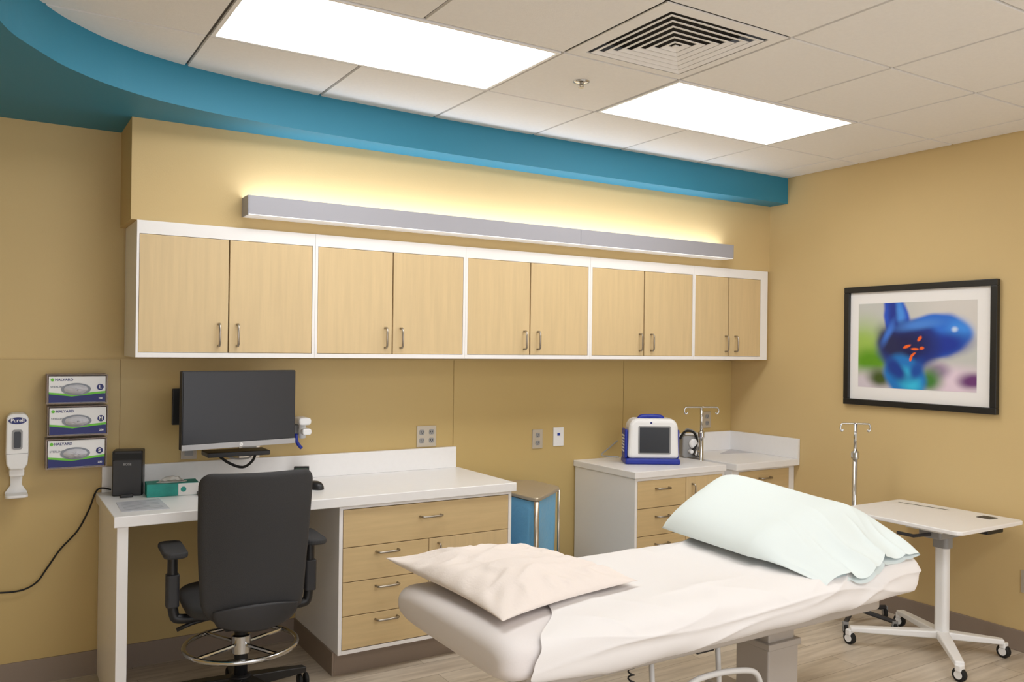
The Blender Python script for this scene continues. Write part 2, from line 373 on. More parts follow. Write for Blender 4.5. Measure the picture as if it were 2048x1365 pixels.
# ---------------------------------------------------------------- linen hamper
t = thing('linen_hamper', 'steel lidded hamper with a blue plastic bag beside the desk', 'hamper', (2.33, 3.6, 0))
hp = [(2.225, 3.34), (2.535, 3.585), (2.52, 3.87), (2.19, 3.87)]
def roundpoly(P, r=.05, n=6):
    out = []; N = len(P)
    for i in range(N):
        a, b, c = Vector(P[i-1]), Vector(P[i]), Vector(P[(i+1) % N])
        p, q = b+(a-b).normalized()*r, b+(c-b).normalized()*r
        for k in range(n+1):
            s = k/n; v = p*(1-s)**2+b*2*s*(1-s)+q*s*s; out.append((v.x, v.y))
    return out
obj('lid', prism(bm_(), roundpoly(hp, .06, 8), .657, .676), m_lid, t, bevel=.006)
cc = Vector((2.36, 3.66))
inn = [tuple(cc+(Vector(q)-cc)*.86) for q in hp]
obj('rim', tube(bm_(), [(x, y, .645) for x, y in roundpoly(inn, .06)], .009, 8, closed=True), m_chrome, t, smooth=True)
rp = roundpoly([tuple(cc+(Vector(q)-cc)*.92) for q in hp], .07, 8)
def bagf(a, b):
    x, y = rp[int(a*len(rp)) % len(rp)]; z = .652-b*.56
    w = 1-.10*b+.035*math.sin(a*2*math.pi*11+3*b)*min(1, b*4)-(.35*max(0, b-.85)/.15)
    return (cc.x+(x-cc.x)*w, cc.y+(y-cc.y)*w, z)
b = bm_(); grid(b, bagf, len(rp), 20, cu=True); obj('bag', b, m_bag, t, smooth=True)
for i, q in enumerate(hp):
    q2 = cc+(Vector(q)-cc)*.93
    obj('leg', tube(bm_(), [(q2.x, q2.y, .658), (q2.x, q2.y, .05)], .013 if i == 0 else .007, 10), m_steel, t, smooth=True)
obj('base_ring', tube(bm_(), [(x, y, .055) for x, y in roundpoly(inn, .06)], .01, 8, closed=True), m_chrome, t, smooth=True)
for q in hp:
    q2 = cc+(Vector(q)-cc)*.93
    obj('caster', lathe(bm_(), [(.022, -.01), (.025, -.006), (.025, .006), (.022, .01)], (q2.x, q2.y, .025), 16, 'x'), m_rub, t)
# ---------------------------------------------------------------- monitor on wall arm
ML, MR = PY(364, 820, 3.56), PY(591, 815, 3.65)
ang = math.atan2(MR.y-ML.y, MR.x-ML.x); mc = (ML+MR)/2; W = (Vector((MR.x, MR.y))-Vector((ML.x, ML.y))).length/2
zt, zb = PY(364, 743, 3.56).z, PY(364, 903, 3.56).z
t = thing('computer_monitor', 'black flat computer monitor hung on the wall over the desk', 'monitor', (mc.x, mc.y, (zt+zb)/2), ang)
hh = (zt-zb)/2
obj('casing', prism_y(bm_(), rrect(-W, W, -hh, hh, .006), .003, .03), m_black, t, local=True, bevel=.002)
obj('screen', Box(-W+.005, W-.005, 0, .004, -hh+.024, hh-.005), m_screen, t, local=True)
obj('lower_bezel', Box(-W, W, -.003, .004, -hh, -hh+.022), m_silver, t, local=True, bevel=.001)
lg = obj('logo', lathe(bm_(), [(.0075, 0), (.0075, .0006)], (0, -.0032, -hh+.011), 20, 'y'), m_wp, t, local=True)
obj('lettering', text(bm_(), 'hp', .009, (0, -.0042, -hh+.012)), m_gp, lg, local=True)
obj('rear_housing', Box(-.12, .12, .03, .055, -.11, .09), m_black, t, local=True, bevel=.01)
t = thing('monitor_arm', 'black wall bracket and arm behind the computer monitor', 'monitor arm', (mc.x-.05, YW, 1.1))
a = PY(345, 778, 3.93); b2 = PY(362, 850, 3.93)
obj('wall_plate', Box(a.x, b2.x+.05, 3.925, 3.944, b2.z, a.z), m_black, t, bevel=.003)
ex = mc+Vector((0, .075, 0))
obj('arm', tube(bm_(), [(a.x+.05, 3.92, 1.08), (a.x+.15, 3.85, 1.07), (ex.x, ex.y+.03, 1.06)], .017, 10), m_black, t, smooth=True)
obj('mount_head', Box(ex.x-.05, ex.x+.05, mc.y+.068, mc.y+.092, 1.02, 1.12), m_black, t, bevel=.004)
q0 = PY(415, 900, 3.66); q1 = PY(540, 908, 3.66)
obj('lower_tray', Box(q0.x, q1.x, 3.655, 3.78, q1.z-.004, q1.z+.016), m_black, t, bevel=.004)
lp = [PY(430, 905, 3.72), PY(455, 925, 3.74), PY(485, 935, 3.76), PY(505, 922, 3.8), PY(512, 905, 3.85)]
obj('cable', tube(bm_(), lp, .006, 8, 5), m_rub, t, smooth=True)
lp = [PY(440, 908, 3.75), PY(470, 918, 3.78), PY(500, 915, 3.84), PY(500, 900, 3.9)]
obj('cable', tube(bm_(), lp, .004, 8, 5), m_gp, t, smooth=True)
for u0, u1, lb in ((362, 393, 'low outlet plate behind the left part of the monitor'), (478, 519, 'outlet plate on the wall below the monitor centre')):
    a, b2 = PY(u0, 888, 3.94), PY(u1, 918, 3.94)
    t = thing('outlet_plate', lb, 'outlet', ((a.x+b2.x)/2, 3.945, b2.z))
    obj('plate', Box(a.x, b2.x, 3.9385, 3.9445, b2.z, a.z), m_steel, t, bevel=.001)
    obj('socket', Box(a.x+.015, b2.x-.015, 3.9365, 3.9385, b2.z+.015, a.z-.015), m_gp, t)
# barcode scanner in holder
p = PY(603, 850, 3.86)
t = thing('barcode_scanner', 'white handheld scanner in a holder right of the monitor', 'scanner', (p.x, YW, p.z))
obj('holder', Box(p.x-.03, p.x+.012, 3.88, 3.944, p.z-.05, p.z+.0), m_gp, t, bevel=.006)
obj('head', prism_y(bm_(), rrect(p.x-.03, p.x+.028, p.z+.002, p.z+.036, .014), 3.80, 3.90), m_wp, t, bevel=.008)
obj('body', prism_y(bm_(), rrect(p.x-.01, p.x+.033, p.z-.045, p.z-.015, .012), 3.81, 3.9), m_wp, t, bevel=.006)
obj('grip', tube(bm_(), [(p.x, 3.85, p.z+.01), (p.x+.004, 3.86, p.z-.06)], .016, 12), m_wp, t, smooth=True)
obj('strap', tube(bm_(), [PY(592, 868, 3.85), PY(594, 885, 3.85), PY(603, 897, 3.85)], .008, 8, 4), m_navy, t, smooth=True)
# ---------------------------------------------------------------- outlets
def gang(lb, u0, v0, u1, v1, n, m):
    a, b = PY(u0, v0, 3.94), PY(u1, v1, 3.94)
    t = thing('wall_outlet', lb, 'outlet', ((a.x+b.x)/2, 3.945, b.z))
    obj('plate', Box(a.x, b.x, 3.939, 3.9445, b.z, a.z), m, t, bevel=.0015)
    w = (b.x-a.x)/n; h = a.z-b.z
    for i in range(n):
        xc = a.x+w*(i+.5)
        for k in (.3, .7):
            s = obj('socket', prism_y(bm_(), rrect(xc-.014, xc+.014, b.z+h*k-.013, b.z+h*k+.013, .008), 3.9365, 3.9392), m_gp, t)
            q = bm_(); box(q, xc-.007, xc-.004, 3.936, 3.9368, b.z+h*k-.002, b.z+h*k+.007); box(q, xc+.004, xc+.007, 3.936, 3.9368, b.z+h*k-.002, b.z+h*k+.007); box(q, xc-.002, xc+.002, 3.936, 3.9368, b.z+h*k-.009, b.z+h*k-.005)
            obj('slot', q, m_black, s)
m_plate = mat('satin steel plate', (200, 192, 178), .45, .6)
gang('double steel outlet plate above the right half of the desk', 834, 853, 872, 893, 2, m_plate)
gang('single steel outlet plate left of the white blue-dotted plate', 1065, 860, 1085, 897, 1, m_plate)
gang('steel outlet plate behind the pole in the corner', 1407, 824, 1421, 856, 1, m_plate)
a, b = PY(1107, 856, 3.94), PY(1127, 892, 3.94)
t = thing('wall_plate', 'small white wall plate with a blue dot', 'wall plate', ((a.x+b.x)/2, 3.945, b.z))
obj('plate', Box(a.x, b.x, 3.939, 3.9445, b.z, a.z), m_wp, t, bevel=.0015)
obj('port', Box((a.x+b.x)/2-.009, (a.x+b.x)/2+.009, 3.9375, 3.939, (a.z+b.z)/2+.006, (a.z+b.z)/2+.022), m_bluep, t)
a = PX(2042, 1140, XR-.004); b = PX(2042, 1185, XR-.004)
t = thing('wall_outlet', 'steel outlet plate low on the right wall at the photo edge', 'outlet', (XR, a.y-.035, b.z))
obj('plate', Box(XR-.0055, XR-.0005, a.y-.07, a.y, b.z, a.z), m_plate, t, bevel=.0015)
for k in (.3, .7): obj('socket', Box(XR-.007, XR-.0055, a.y-.048, a.y-.022, b.z+(a.z-b.z)*k-.013, b.z+(a.z-b.z)*k+.013), m_gp, t)
# ---------------------------------------------------------------- sanitizer dispenser
dx0, dx1 = PY(11, 880, 3.86).x, PY(58, 880, 3.86).x; dxc = (dx0+dx1)/2; dw = (dx1-dx0)/2
zt_, zm_, zb_ = PY(35, 828, 3.86).z, PY(35, 940, 3.86).z, PY(35, 997, 3.86).z
t = thing('sanitizer_dispenser', 'white hand sanitizer dispenser with drip tray on the wall', 'dispenser', (dxc, YW, zm_))
cov = [(dxc-dw+.002, zt_-.02), (dxc-dw+.008, zt_-.006), (dxc-dw+.022, zt_), (dxc+dw-.022, zt_), (dxc+dw-.008, zt_-.006), (dxc+dw-.002, zt_-.02), (dxc+dw-.001, zm_+.06), (dxc+dw-.004, zm_+.02), (dxc+dw-.016, zm_), (dxc-dw+.016, zm_), (dxc-dw+.004, zm_+.02), (dxc-dw+.001, zm_+.06)]
obj('cover', prism_y(bm_(), cov, 3.855, 3.944), m_wp, t, bevel=.006)
w_ = obj('window', prism_y(bm_(), rrect(dxc-.018, dxc+.018, zm_+.08, zm_+.158, .009), 3.8525, 3.8552), m_gp, t)
obj('bottle', prism_y(bm_(), rrect(dxc-.012, dxc+.012, zm_+.086, zm_+.150, .006), 3.8515, 3.8527), m_screen, w_)
ov = [(dxc+.031*math.cos(k*math.pi/16), zt_-.027+.0135*math.sin(k*math.pi/16)) for k in range(32)]
l_ = obj('label_panel', prism_y(bm_(), ov, 3.8535, 3.8552), m_navyp, t)
obj('lettering', text(bm_(), 'Purell', .0205, (dxc, 3.853, zt_-.0265), bold=.0004), m_wp, l_)
obj('seam', Box(dxc-dw+.003, dxc+dw-.003, 3.8545, 3.8552, zm_+.062, zm_+.064), m_gp, t)
obj('nozzle', prism_y(bm_(), rrect(dxc-.026, dxc+.026, zm_-.03, zm_+.002, .008), 3.875, 3.944), m_wp, t, bevel=.004)
tr = [(dxc-.022, zm_-.03), (dxc+.022, zm_-.03), (dxc+.02, zm_-.07), (dxc+dw, zb_+.012), (dxc+dw-.004, zb_), (dxc-dw+.004, zb_), (dxc-dw, zb_+.012), (dxc-.02, zm_-.07)]
obj('back_plate', prism_y(bm_(), tr, 3.93, 3.944), m_wp, t, bevel=.002)
obj('drip_tray', prism(bm_(), rrect(dxc-dw, dxc+dw, 3.85, 3.93, .02), zb_, zb_+.012), m_wp, t, bevel=.004)
# ---------------------------------------------------------------- glove boxes
for i, (v0, v1, L, words) in enumerate(((750, 808, 'L', 'top glove box marked L in the wall stack of three'), (813, 872, 'M', 'middle glove box marked M in the wall stack of three'), (878, 937, 'S', 'bottom glove box marked S in the wall stack of three'))):
    g0, g1 = PY(97, 800, 3.86).x, PY(211, 800, 3.86).x
    if i == 1: g0 += .004; g1 += .004
    z1, z0 = PY(150, v0+3, 3.86).z, PY(150, v1-3, 3.86).z
    xc = (g0+g1)/2; zc = (z0+z1)/2; yf = 3.862
    h = thing('glove_box_holder', ['clear plastic holder around the top glove box', 'clear plastic holder around the middle glove box', 'clear plastic holder around the bottom glove box'][i], 'holder', (xc, YW, z0), 0, 'wall holders for glove boxes')
    f = Box(g0-.007, g1+.007, 3.938, 3.9445, z0-.008, z1+.008); obj('back_plate', f, m_clear, h)
    f = Box(g0-.007, g1+.007, yf-.006, 3.938, z0-.006, z0-.002); box(f, g0-.007, g0-.003, yf-.006, 3.938, z0-.002, z1+.006); box(f, g1+.003, g1+.007, yf-.006, 3.938, z0-.002, z1+.006); box(f, g0-.007, g1+.007, yf-.006, 3.938, z1+.004, z1+.007)
    obj('tray', f, m_clear, h)
    t = thing('glove_box', words, 'glove box', (xc, 3.9, z0), 0, 'boxes of gloves on the wall')
    obj('carton', Box(g0, g1, yf, 3.937, z0-.0015, z1), m_wp, t, bevel=.001)
    hgt = z1-z0
    obj('lower_band', Box(g0+.0005, g1-.0005, yf-.001, yf, z0, z0+hgt*.33), m_navyp, t)
    sw = [(g0+.0005, z0+hgt*.32), (xc-.02, z0+hgt*.22), (g1-.0005, z0+hgt*.34), (g1-.0005, z0+hgt*.42), (xc-.02, z0+hgt*.31), (g0+.0005, z0+hgt*.39)]
    obj('green_swoosh', prism_y(bm_(), sw, yf-.0016, yf-.001), m_green, t)
    ov = [(xc-.005+.054*math.cos(k*math.pi/16), zc+.025*math.sin(k*math.pi/16)) for k in range(32)]
    obj('opening', prism_y(bm_(), ov, yf-.0022, yf-.0016), m_greyp, t)
    b = bm_()
    def gl(a, b_):
        r = b_; th = a*2*math.pi
        return (xc-.005+.044*r*math.cos(th), yf-.003-.014*(1-r*r)*(1+.4*noise.noise(Vector((th*2, r*5, i)))), zc+.019*r*math.sin(th)+.004*noise.noise(Vector((r*4, th*2, i+5))))
    grid(b, gl, 24, 8, cu=True); obj('glove', b, mat('pale glove', (205, 205, 212), .6), t, smooth=True)
    b = text(bm_(), 'HALYARD', .0145, (g0+.022, yf-.0012, z1-.014), align='LEFT', bold=.0003); obj('lettering', b, m_navyp, t)
    obj('emblem', lathe(bm_(), [(.0065, 0), (.0065, .0006)], (g0+.013, yf-.0006, z1-.014), 16, 'y'), m_green, t)
    b = text(bm_(), 'STERLING', .0115, (g0+.006, yf-.0012, zc+.010), align='LEFT', bold=.0002); obj('lettering', b, m_greyp, t)
    b = text(bm_(), '200', .011, (g1-.018, yf-.0014, z0+.014), bold=.0002); obj('lettering', b, m_wp, t)
    obj('size_badge', lathe(bm_(), [(.013, 0), (.013, .0006)], (g1-.02, yf-.0006, zc+.008), 24, 'y'), m_navyp, t)
    obj('size_letter', text(bm_(), L, .019, (g1-.02, yf-.0018, zc+.008), bold=.0006), m_wp, t)
# ---------------------------------------------------------------- things on the desk
DZ = .7603
p = PZ(257, 988, DZ)
t = thing('speaker', 'black upright desktop speaker at the left end of the desk', 'speaker', (p.x-.004, min(p.y, 3.83), DZ), math.radians(-14))
sh = .185
obj('cabinet', prism(bm_(), rrect(-.058, .058, -.04, .055, .012), 0, sh), m_black, t, local=True, bevel=.004)
obj('grille', Box(-.053, .053, -.0415, -.0395, .006, sh-.04), m_shell, t, local=True)
obj('lettering', text(bm_(), 'BOSE', .013, (0, -.0422, sh-.055), bold=.0003), m_gp, t, local=True)
obj('control_strip', Box(-.056, .056, -.041, -.0395, sh-.036, sh-.01), m_rub, t, local=True)
p = PZ(255, 995, DZ)
tag(obj('remote', prism(bm_(), rrect(p.x-.03, p.x+.02, p.y-.016, p.y+.0, .006), DZ, DZ+.013), m_black, bevel=.003), 'tiny black remote lying in front of the speaker', 'remote')
p = PZ(337, 990, DZ)
t = thing('tissue_box', 'teal and white tissue box with a tissue sticking out', 'tissue box', (p.x+.014, p.y+.01, DZ), math.radians(-4))
obj('carton', Box(-.1, .1, -.052, .052, 0, .052), m_teal, t, local=True, bevel=.001)
obj('end_print', Box(.02, .1005, -.0528, -.0521, .001, .05), m_wp, t, local=True)
obj('emblem', lathe(bm_(), [(.011, 0), (.011, .0006)], (.04, -.053, .026), 20, 'y'), m_teal, t, local=True)
ov = [(.06*math.cos(k*math.pi/16), .03*math.sin(k*math.pi/16)) for k in range(32)]
obj('opening', prism(bm_(), ov, .052, .0528), m_wp, t, local=True)
b = bm_()
grid(b, lambda a, c: ((a-.5)*.1, (c-.5)*.03+.01*math.sin(a*9), .053+.024*math.sin(math.pi*a)*(1-.6*abs(c-.5)*2)+.006*noise.noise(Vector((a*6, c*5, 0)))), 20, 6)
obj('tissue', b, m_paper, t, local=True, smooth=True)
c4 = [PZ(232, 1006, DZ), PZ(318, 998, DZ), PZ(340, 1018, DZ), PZ(243, 1025, DZ)]
b = prism(bm_(), [(q.x, q.y) for q in c4], DZ, DZ+.0015)
t = tag(obj('paper_sheet', b, mat('grey laminated paper', (196, 198, 206), .4)), 'printed paper sheet lying at the front left desk corner', 'paper')
b = bm_()
for k in range(7):
    s = .12+.12*k; q0 = c4[0].lerp(c4[3], s).lerp(c4[1].lerp(c4[2], s), .08); q1 = c4[0].lerp(c4[3], s).lerp(c4[1].lerp(c4[2], s), .9-.25*(k % 3 == 1))
    d = Vector((0, .003, 0)); v = [b.verts.new((w.x, w.y, DZ+.0018)) for w in (q0-d, q1-d, q1+d, q0+d)]; b.faces.new(v)
obj('print_lines', b, m_greyp, t)
p = PZ(394, 990, DZ)
t = thing('keyboard', 'black computer keyboard on the desk behind the chair back', 'keyboard', (p.x, p.y-.05, DZ))
obj('base', Box(p.x, p.x+.4, p.y-.07, p.y+.06, DZ, DZ+.014), m_black, t, bevel=.004)
b = bm_()
for r in range(5):
    for k in range(18): box(b, p.x+.012+k*.021, p.x+.03+k*.021, p.y-.062+r*.023, p.y-.043+r*.023, DZ+.014, DZ+.02)
obj('key', b, m_shell, t)
p = PZ(630, 978, DZ)
t = thing('computer_mouse', 'black computer mouse on the desk right of the chair', 'mouse', (p.x, p.y, DZ), math.radians(15))
def msf(a, c):
    th = a*2*math.pi; ph = c*math.pi/2
    return (.031*math.cos(th)*math.cos(ph)**.6, .052*math.sin(th)*math.cos(ph)**.6, .034*math.sin(ph))
b = bm_(); grid(b, msf, 24, 8, cu=True); bmesh.ops.holes_fill(b, edges=b.edges)
obj('shell', b, m_black, t, local=True, smooth=True)
obj('scroll_wheel', lathe(bm_(), [(.007, -.003), (.007, .003)], (0, .03, .026), 14, 'x'), m_gp, t, local=True)
p = PY(603, 948, 3.86)
t = thing('desk_clock', 'small dark desk clock with green display near the backsplash', 'clock', (p.x, 3.86, DZ), math.radians(-20))
obj('case', Box(-.034, .034, -.012, .012, 0, .066), m_black, t, local=True, bevel=.003)
obj('display', Box(-.027, .027, -.0135, -.012, .03, .058), m_lcd, t, local=True)
# power cable
pts = [PY(222, 975, 3.90), PY(195, 985, 3.92), PY(178, 1020, 3.925), PY(155, 1062, 3.925), PY(120, 1100, 3.925), PY(92, 1140, 3.925), PY(70, 1168, 3.925), PY(30, 1184, 3.925), PY(-60, 1188, 3.925)]
pts[0].z = .775; pts[1].z = .775
tag(obj('power_cable', tube(bm_(), pts, .0035, 8, 6), m_rub, smooth=True), 'thin black cable drooping down the wall left of the desk', 'cable')
# ---------------------------------------------------------------- picture
PYL, PYR, PZT, PZB = PX(1687, 690, XR-.03).y, PX(1993, 690, XR-.03).y, PX(1688, 576, XR-.03).z, PX(1685, 808, XR-.03).z
t = thing('framed_picture', 'black framed close-up print of a blue flower on the right wall', 'picture', (XR, (PYL+PYR)/2, (PZT+PZB)/2))
fw = .032; f = bm_(); xa, xb = XR-.03, XR-.001
for y0, y1, z0, z1 in ((PYR, PYL, PZT-fw, PZT), (PYR, PYL, PZB, PZB+fw), (PYR, PYR+fw, PZB+fw, PZT-fw), (PYL-fw, PYL, PZB+fw, PZT-fw)): box(f, xa, xb, y0, y1, z0, z1)
obj('frame', f, mat('black frame', (26, 26, 26), .35), t, bevel=.003)
obj('mat_board', Box(XR-.012, XR-.005, PYR+fw, PYL-fw, PZB+fw, PZT-fw), m_white, t)
iyl, iyr = PX(1717, 690, XR-.013).y, PX(1954, 690, XR-.013).y
izt, izb = PX(1835, 604, XR-.013).z, PX(1835, 780, XR-.013).z
def art():
    m = bpy.data.materials.new('blurred blue flower print'); m.use_nodes = True; nt = m.node_tree; N = nt.nodes.new; L = nt.links.new; b = nt.nodes['Principled BSDF']
    g = N('ShaderNodeNewGeometry'); sp = N('ShaderNodeSeparateXYZ'); L(g.outputs['Position'], sp.inputs[0])
    def mr(o, a, c):
        k = N('ShaderNodeMapRange'); k.inputs['From Min'].default_value = a; k.inputs['From Max'].default_value = c; k.clamp = False; L(o, k.inputs['Value']); return k.outputs[0]
    s = mr(sp.outputs['Y'], iyl, iyr); tt = mr(sp.outputs['Z'], izb, izt)
    cb = N('ShaderNodeCombineXYZ'); L(s, cb.inputs[0]); L(tt, cb.inputs[1])
    nz = N('ShaderNodeTexNoise'); nz.inputs['Scale'].default_value = 4; nz.inputs['Detail'].default_value = 1; L(cb.outputs[0], nz.inputs['Vector'])
    sc = N('ShaderNodeVectorMath'); sc.operation = 'MULTIPLY_ADD'; L(nz.outputs['Color'], sc.inputs[0]); sc.inputs[1].default_value = (.06, .06, 0); sc.inputs[2].default_value = (-.03, -.03, 0)
    ad = N('ShaderNodeVectorMath'); L(cb.outputs[0], ad.inputs[0]); L(sc.outputs[0], ad.inputs[1])
    cur = None
    rgb = N('ShaderNodeRGB'); rgb.outputs[0].default_value = lin((200, 202, 198)); cur = rgb.outputs[0]
    def el(cs, ct, a, c, angd, col, soft):
        nonlocal cur
        mp = N('ShaderNodeMapping'); mp.vector_type = 'TEXTURE'; mp.inputs['Location'].default_value = (cs, ct, 0); mp.inputs['Rotation'].default_value = (0, 0, math.radians(angd)); mp.inputs['Scale'].default_value = (a, c, 1)
        L(ad.outputs[0], mp.inputs[0]); ln = N('ShaderNodeVectorMath'); ln.operation = 'LENGTH'; L(mp.outputs[0], ln.inputs[0])
        k = N('ShaderNodeMapRange'); k.interpolation_type = 'SMOOTHSTEP'; k.inputs['From Min'].default_value = 1+soft; k.inputs['From Max'].default_value = 1-soft; L(ln.outputs['Value'], k.inputs['Value'])
        mx = N('ShaderNodeMixRGB'); L(k.outputs[0], mx.inputs[0]); L(cur, mx.inputs[1]); mx.inputs[2].default_value = lin(col); cur = mx.outputs[0]
    el(.9, .9, .35, .3, 0, (216, 212, 208), .6); el(.05, .45, .22, .3, 0, (160, 195, 90), .7); el(.12, .3, .16, .16, 0, (95, 155, 30), .6)
    el(.1, .05, .3, .14, 0, (215, 205, 215), .7); el(.2, .12, .1, .1, 0, (70, 90, 40), .7); el(.8, .1, .3, .16, 0, (232, 212, 228), .6); el(.7, .22, .09, .08, 0, (160, 140, 170), .7); el(.97, .12, .1, .08, 0, (110, 60, 120), .6)
    el(.62, .12, .1, .12, 0, (70, 130, 60), .7)
    el(.35, .8, .11, .36, 8, (24, 84, 205), .15); el(.33, .86, .05, .25, 8, (12, 50, 150), .7); el(.39, .85, .03, .2, 8, (70, 145, 235), .8)
    el(.68, .62, .27, .25, 8, (36, 112, 220), .12); el(.86, .66, .09, .12, 0, (60, 145, 240), .7); el(.74, .50, .2, .12, 15, (14, 52, 160), .6)
    el(.45, .5, .27, .28, -8, (16, 54, 150), .2); el(.43, .5, .21, .2, 0, (14, 26, 86), .6)
    el(.30, .5, .09, .22, 20, (28, 36, 84), .6); el(.55, .74, .17, .05, 10, (70, 135, 225), .8); el(.28, .66, .03, .14, -20, (60, 120, 220), .8)
    el(.42, .15, .17, .26, 15, (25, 120, 200), .2); el(.46, .1, .08, .14, 20, (55, 195, 235), .6); el(.34, .22, .06, .16, 30, (20, 60, 150), .6); el(.52, .22, .05, .12, -20, (20, 80, 170), .7)
    el(.83, .68, .022, .03, 0, (200, 220, 252), .8)
    for q in ((.44, .5, .038, .014, 35), (.51, .47, .034, .014, -15), (.5, .4, .034, .013, 50), (.57, .47, .019, .02, 20), (.54, .58, .015, .028, -15), (.48, .36, .034, .012, 70)): el(*q, (250, 105, 35), .35)
    L(cur, b.inputs['Base Color']); b.inputs['Roughness'].default_value = .3
    return m
obj('artwork', Box(XR-.013, XR-.012, iyr, iyl, izb, izt), art(), t)
# ---------------------------------------------------------------- IV poles
def iv_pole(lb, x, y, zt, hw, rz, basekind):
    t = thing('iv_pole', lb, 'IV pole', (x, y, 0), rz)
    obj('lower_tube', tube(bm_(), [(0, 0, .06), (0, 0, zt-.16)], .0125, 14), m_chrome, t, local=True, smooth=True)
    obj('collar', lathe(bm_(), [(.018, -.02), (.02, -.012), (.02, .012), (.016, .02)], (0, 0, zt-.16)), m_chrome, t, local=True)
    obj('upper_tube', tube(bm_(), [(0, 0, zt-.16), (0, 0, zt)], .009, 12), m_chrome, t, local=True, smooth=True)
    for s in (-1, 1):
        obj('hook', tube(bm_(), [(0, 0, zt), (s*hw*.8, 0, zt), (s*hw, 0, zt-.004), (s*hw*1.08, 0, zt-.025), (s*hw*.97, 0, zt-.04), (s*hw*.87, 0, zt-.03)], .0045, 8, 4), m_chrome, t, local=True, smooth=True)
    if basekind:
        for k in range(5):
            a = 2*math.pi*k/5+.45; e = Vector((math.cos(a)*.215, math.sin(a)*.215, .055))
            l = obj('leg', tube(bm_(), [(0, 0, .075), e], .012, 8), m_shell, t, local=True)
            c = lathe(bm_(), [(.02, -.009), (.025, -.006), (.025, .006), (.02, .009)], (e.x, e.y, .025), 18, 'x'); obj('caster', c, m_rub, l, local=True)
            obj('caster_cap', lathe(bm_(), [(.012, -.0105), (.012, .0105)], (e.x, e.y, .025), 12, 'x'), m_gp, l, local=True)
            obj('caster_fork', Box(e.x-.013, e.x+.013, e.y-.008, e.y+.008, .035, .06), m_gp, l, local=True)
    else:
        obj('foot', lathe(bm_(), [(.028, 0), (.03, .01), (.03, .05), (.016, .065)]), m_shell, t, local=True)
iv_pole('chrome two-hook pole standing between the two corner cabinets', 3.565, 3.565/PY(1403, 850, 1).x, PY(1403, 815, 3.63).z, .1, math.radians(-20), False)
zz = PY(1711, 848, 2.78)
iv_pole('chrome two-hook wheeled pole in front of the right wall', zz.x, 2.78, zz.z, .07, math.radians(-35), True)
# ---------------------------------------------------------------- patient monitor
p = PZ(1297, 925, .7503)
t = thing('patient_monitor', 'white and blue portable patient monitor on the counter cabinet', 'medical monitor', (p.x-.005, p.y-.02, .7503), math.radians(-30))
bw, bh = .15, .252
prof = [(-bw+.012, .03), (bw-.002, .03), (bw-.008, bh-.03), (bw-.035, bh), (-bw+.045, bh), (-bw+.018, bh-.03)]
obj('body', prism_y(bm_(), prof, -.07, .07), m_wp, t, local=True, bevel=.02, smooth=False)
obj('base', prism_y(bm_(), [(-bw-.006, 0), (bw+.006, 0), (bw, .032), (-bw, .032)], -.083, .08), m_navy, t, local=True, bevel=.01)
obj('screen_bezel', prism_y(bm_(), rrect(-.082, .1, .056, .212, .008), -.0725, -.069), m_gp, t, local=True)
obj('screen', Box(-.074, .092, -.074, -.072, .064, .204), m_screen, t, local=True)
obj('carry_handle', tube(bm_(), [(-.065, 0, bh-.01), (-.05, 0, bh+.008), (.05, 0, bh+.008), (.065, 0, bh-.01)], .013, 10, 4), m_navy, t, local=True, smooth=True)
for s in (-1, 1): obj('side_bumper', Box(s*bw*.97-.008, s*bw*.97+.008, -.05, .055, .03, .19), m_navy, t, local=True, bevel=.006)
b = bm_()
for k in range(6): box(b, -bw-.006, -bw+.006, -.035, .04, .065+k*.017, .074+k*.017)
obj('side_vent', b, m_wp, t, local=True)
obj('emblem', lathe(bm_(), [(.006, 0), (.006, .0006)], (-.01, -.0702, bh-.022), 16, 'y'), m_navyp, t, local=True)
lp = [PY(1238, 915, 3.75), PY(1215, 913, 3.8), PY(1203, 910, 3.85), PY(1220, 895, 3.91), PY(1235, 882, 3.93)]
for q in lp: q.z = max(q.z, .756)
tag(obj('power_cable', tube(bm_(), lp, .004, 8, 5), m_gp, smooth=True), 'grey cable curling left of the patient monitor', 'cable')
p = PZ(1376, 915, .7503); p.y = min(p.y, 3.8)
t = thing('hose_unit', 'small grey device with black looped hose beside the patient monitor', 'medical device', (p.x, p.y, .7503), math.radians(-25))
obj('housing', prism_y(bm_(), rrect(-.045, .055, 0, .13, .02), -.035, .04), m_gp, t, local=True, bevel=.008)
obj('front_dial', lathe(bm_(), [(.028, 0), (.028, .012), (.02, .018)], (.02, -.035, .085), 24, 'y'), m_wp, t, local=True)
obj('connector', lathe(bm_(), [(.018, 0), (.018, .03), (.012, .035)], (.035, -.035, .03), 18, 'y'), m_chrome, t, local=True)
obj('connector', lathe(bm_(), [(.012, 0), (.012, .03), (.008, .035)], (0, -.035, .04), 18, 'y'), m_wp, t, local=True)
obj('cable_loop', tube(bm_(), [(-.05, .0, .11), (-.03, -.03, .155), (.02, -.04, .15), (.04, -.045, .09), (.01, -.055, .04), (.045, -.04, .012), (.07, -.02, .02), (.065, 0, .06)], .007, 8, 6), m_rub, t, local=True, smooth=True)
obj('cable_loop', tube(bm_(), [(-.03, -.02, .14), (0, .02, .165), (.05, .01, .14), (.055, 0, .08), (.05, 0, .05)], .006, 8, 6), m_gp, t, local=True, smooth=True)
c4 = [PZ(1412, 893, .7483), PZ(1490, 890, .7483), PZ(1520, 905, .7483), PZ(1440, 908, .7483)]
tag(obj('paper_sheet', prism(bm_(), [(min(q.x, 4.10), min(q.y, 3.91)) for q in c4], .7483, .7495), mat('pale grey paper', (205, 205, 212), .5)), 'pale paper lying on the corner counter by the splashback', 'paper')
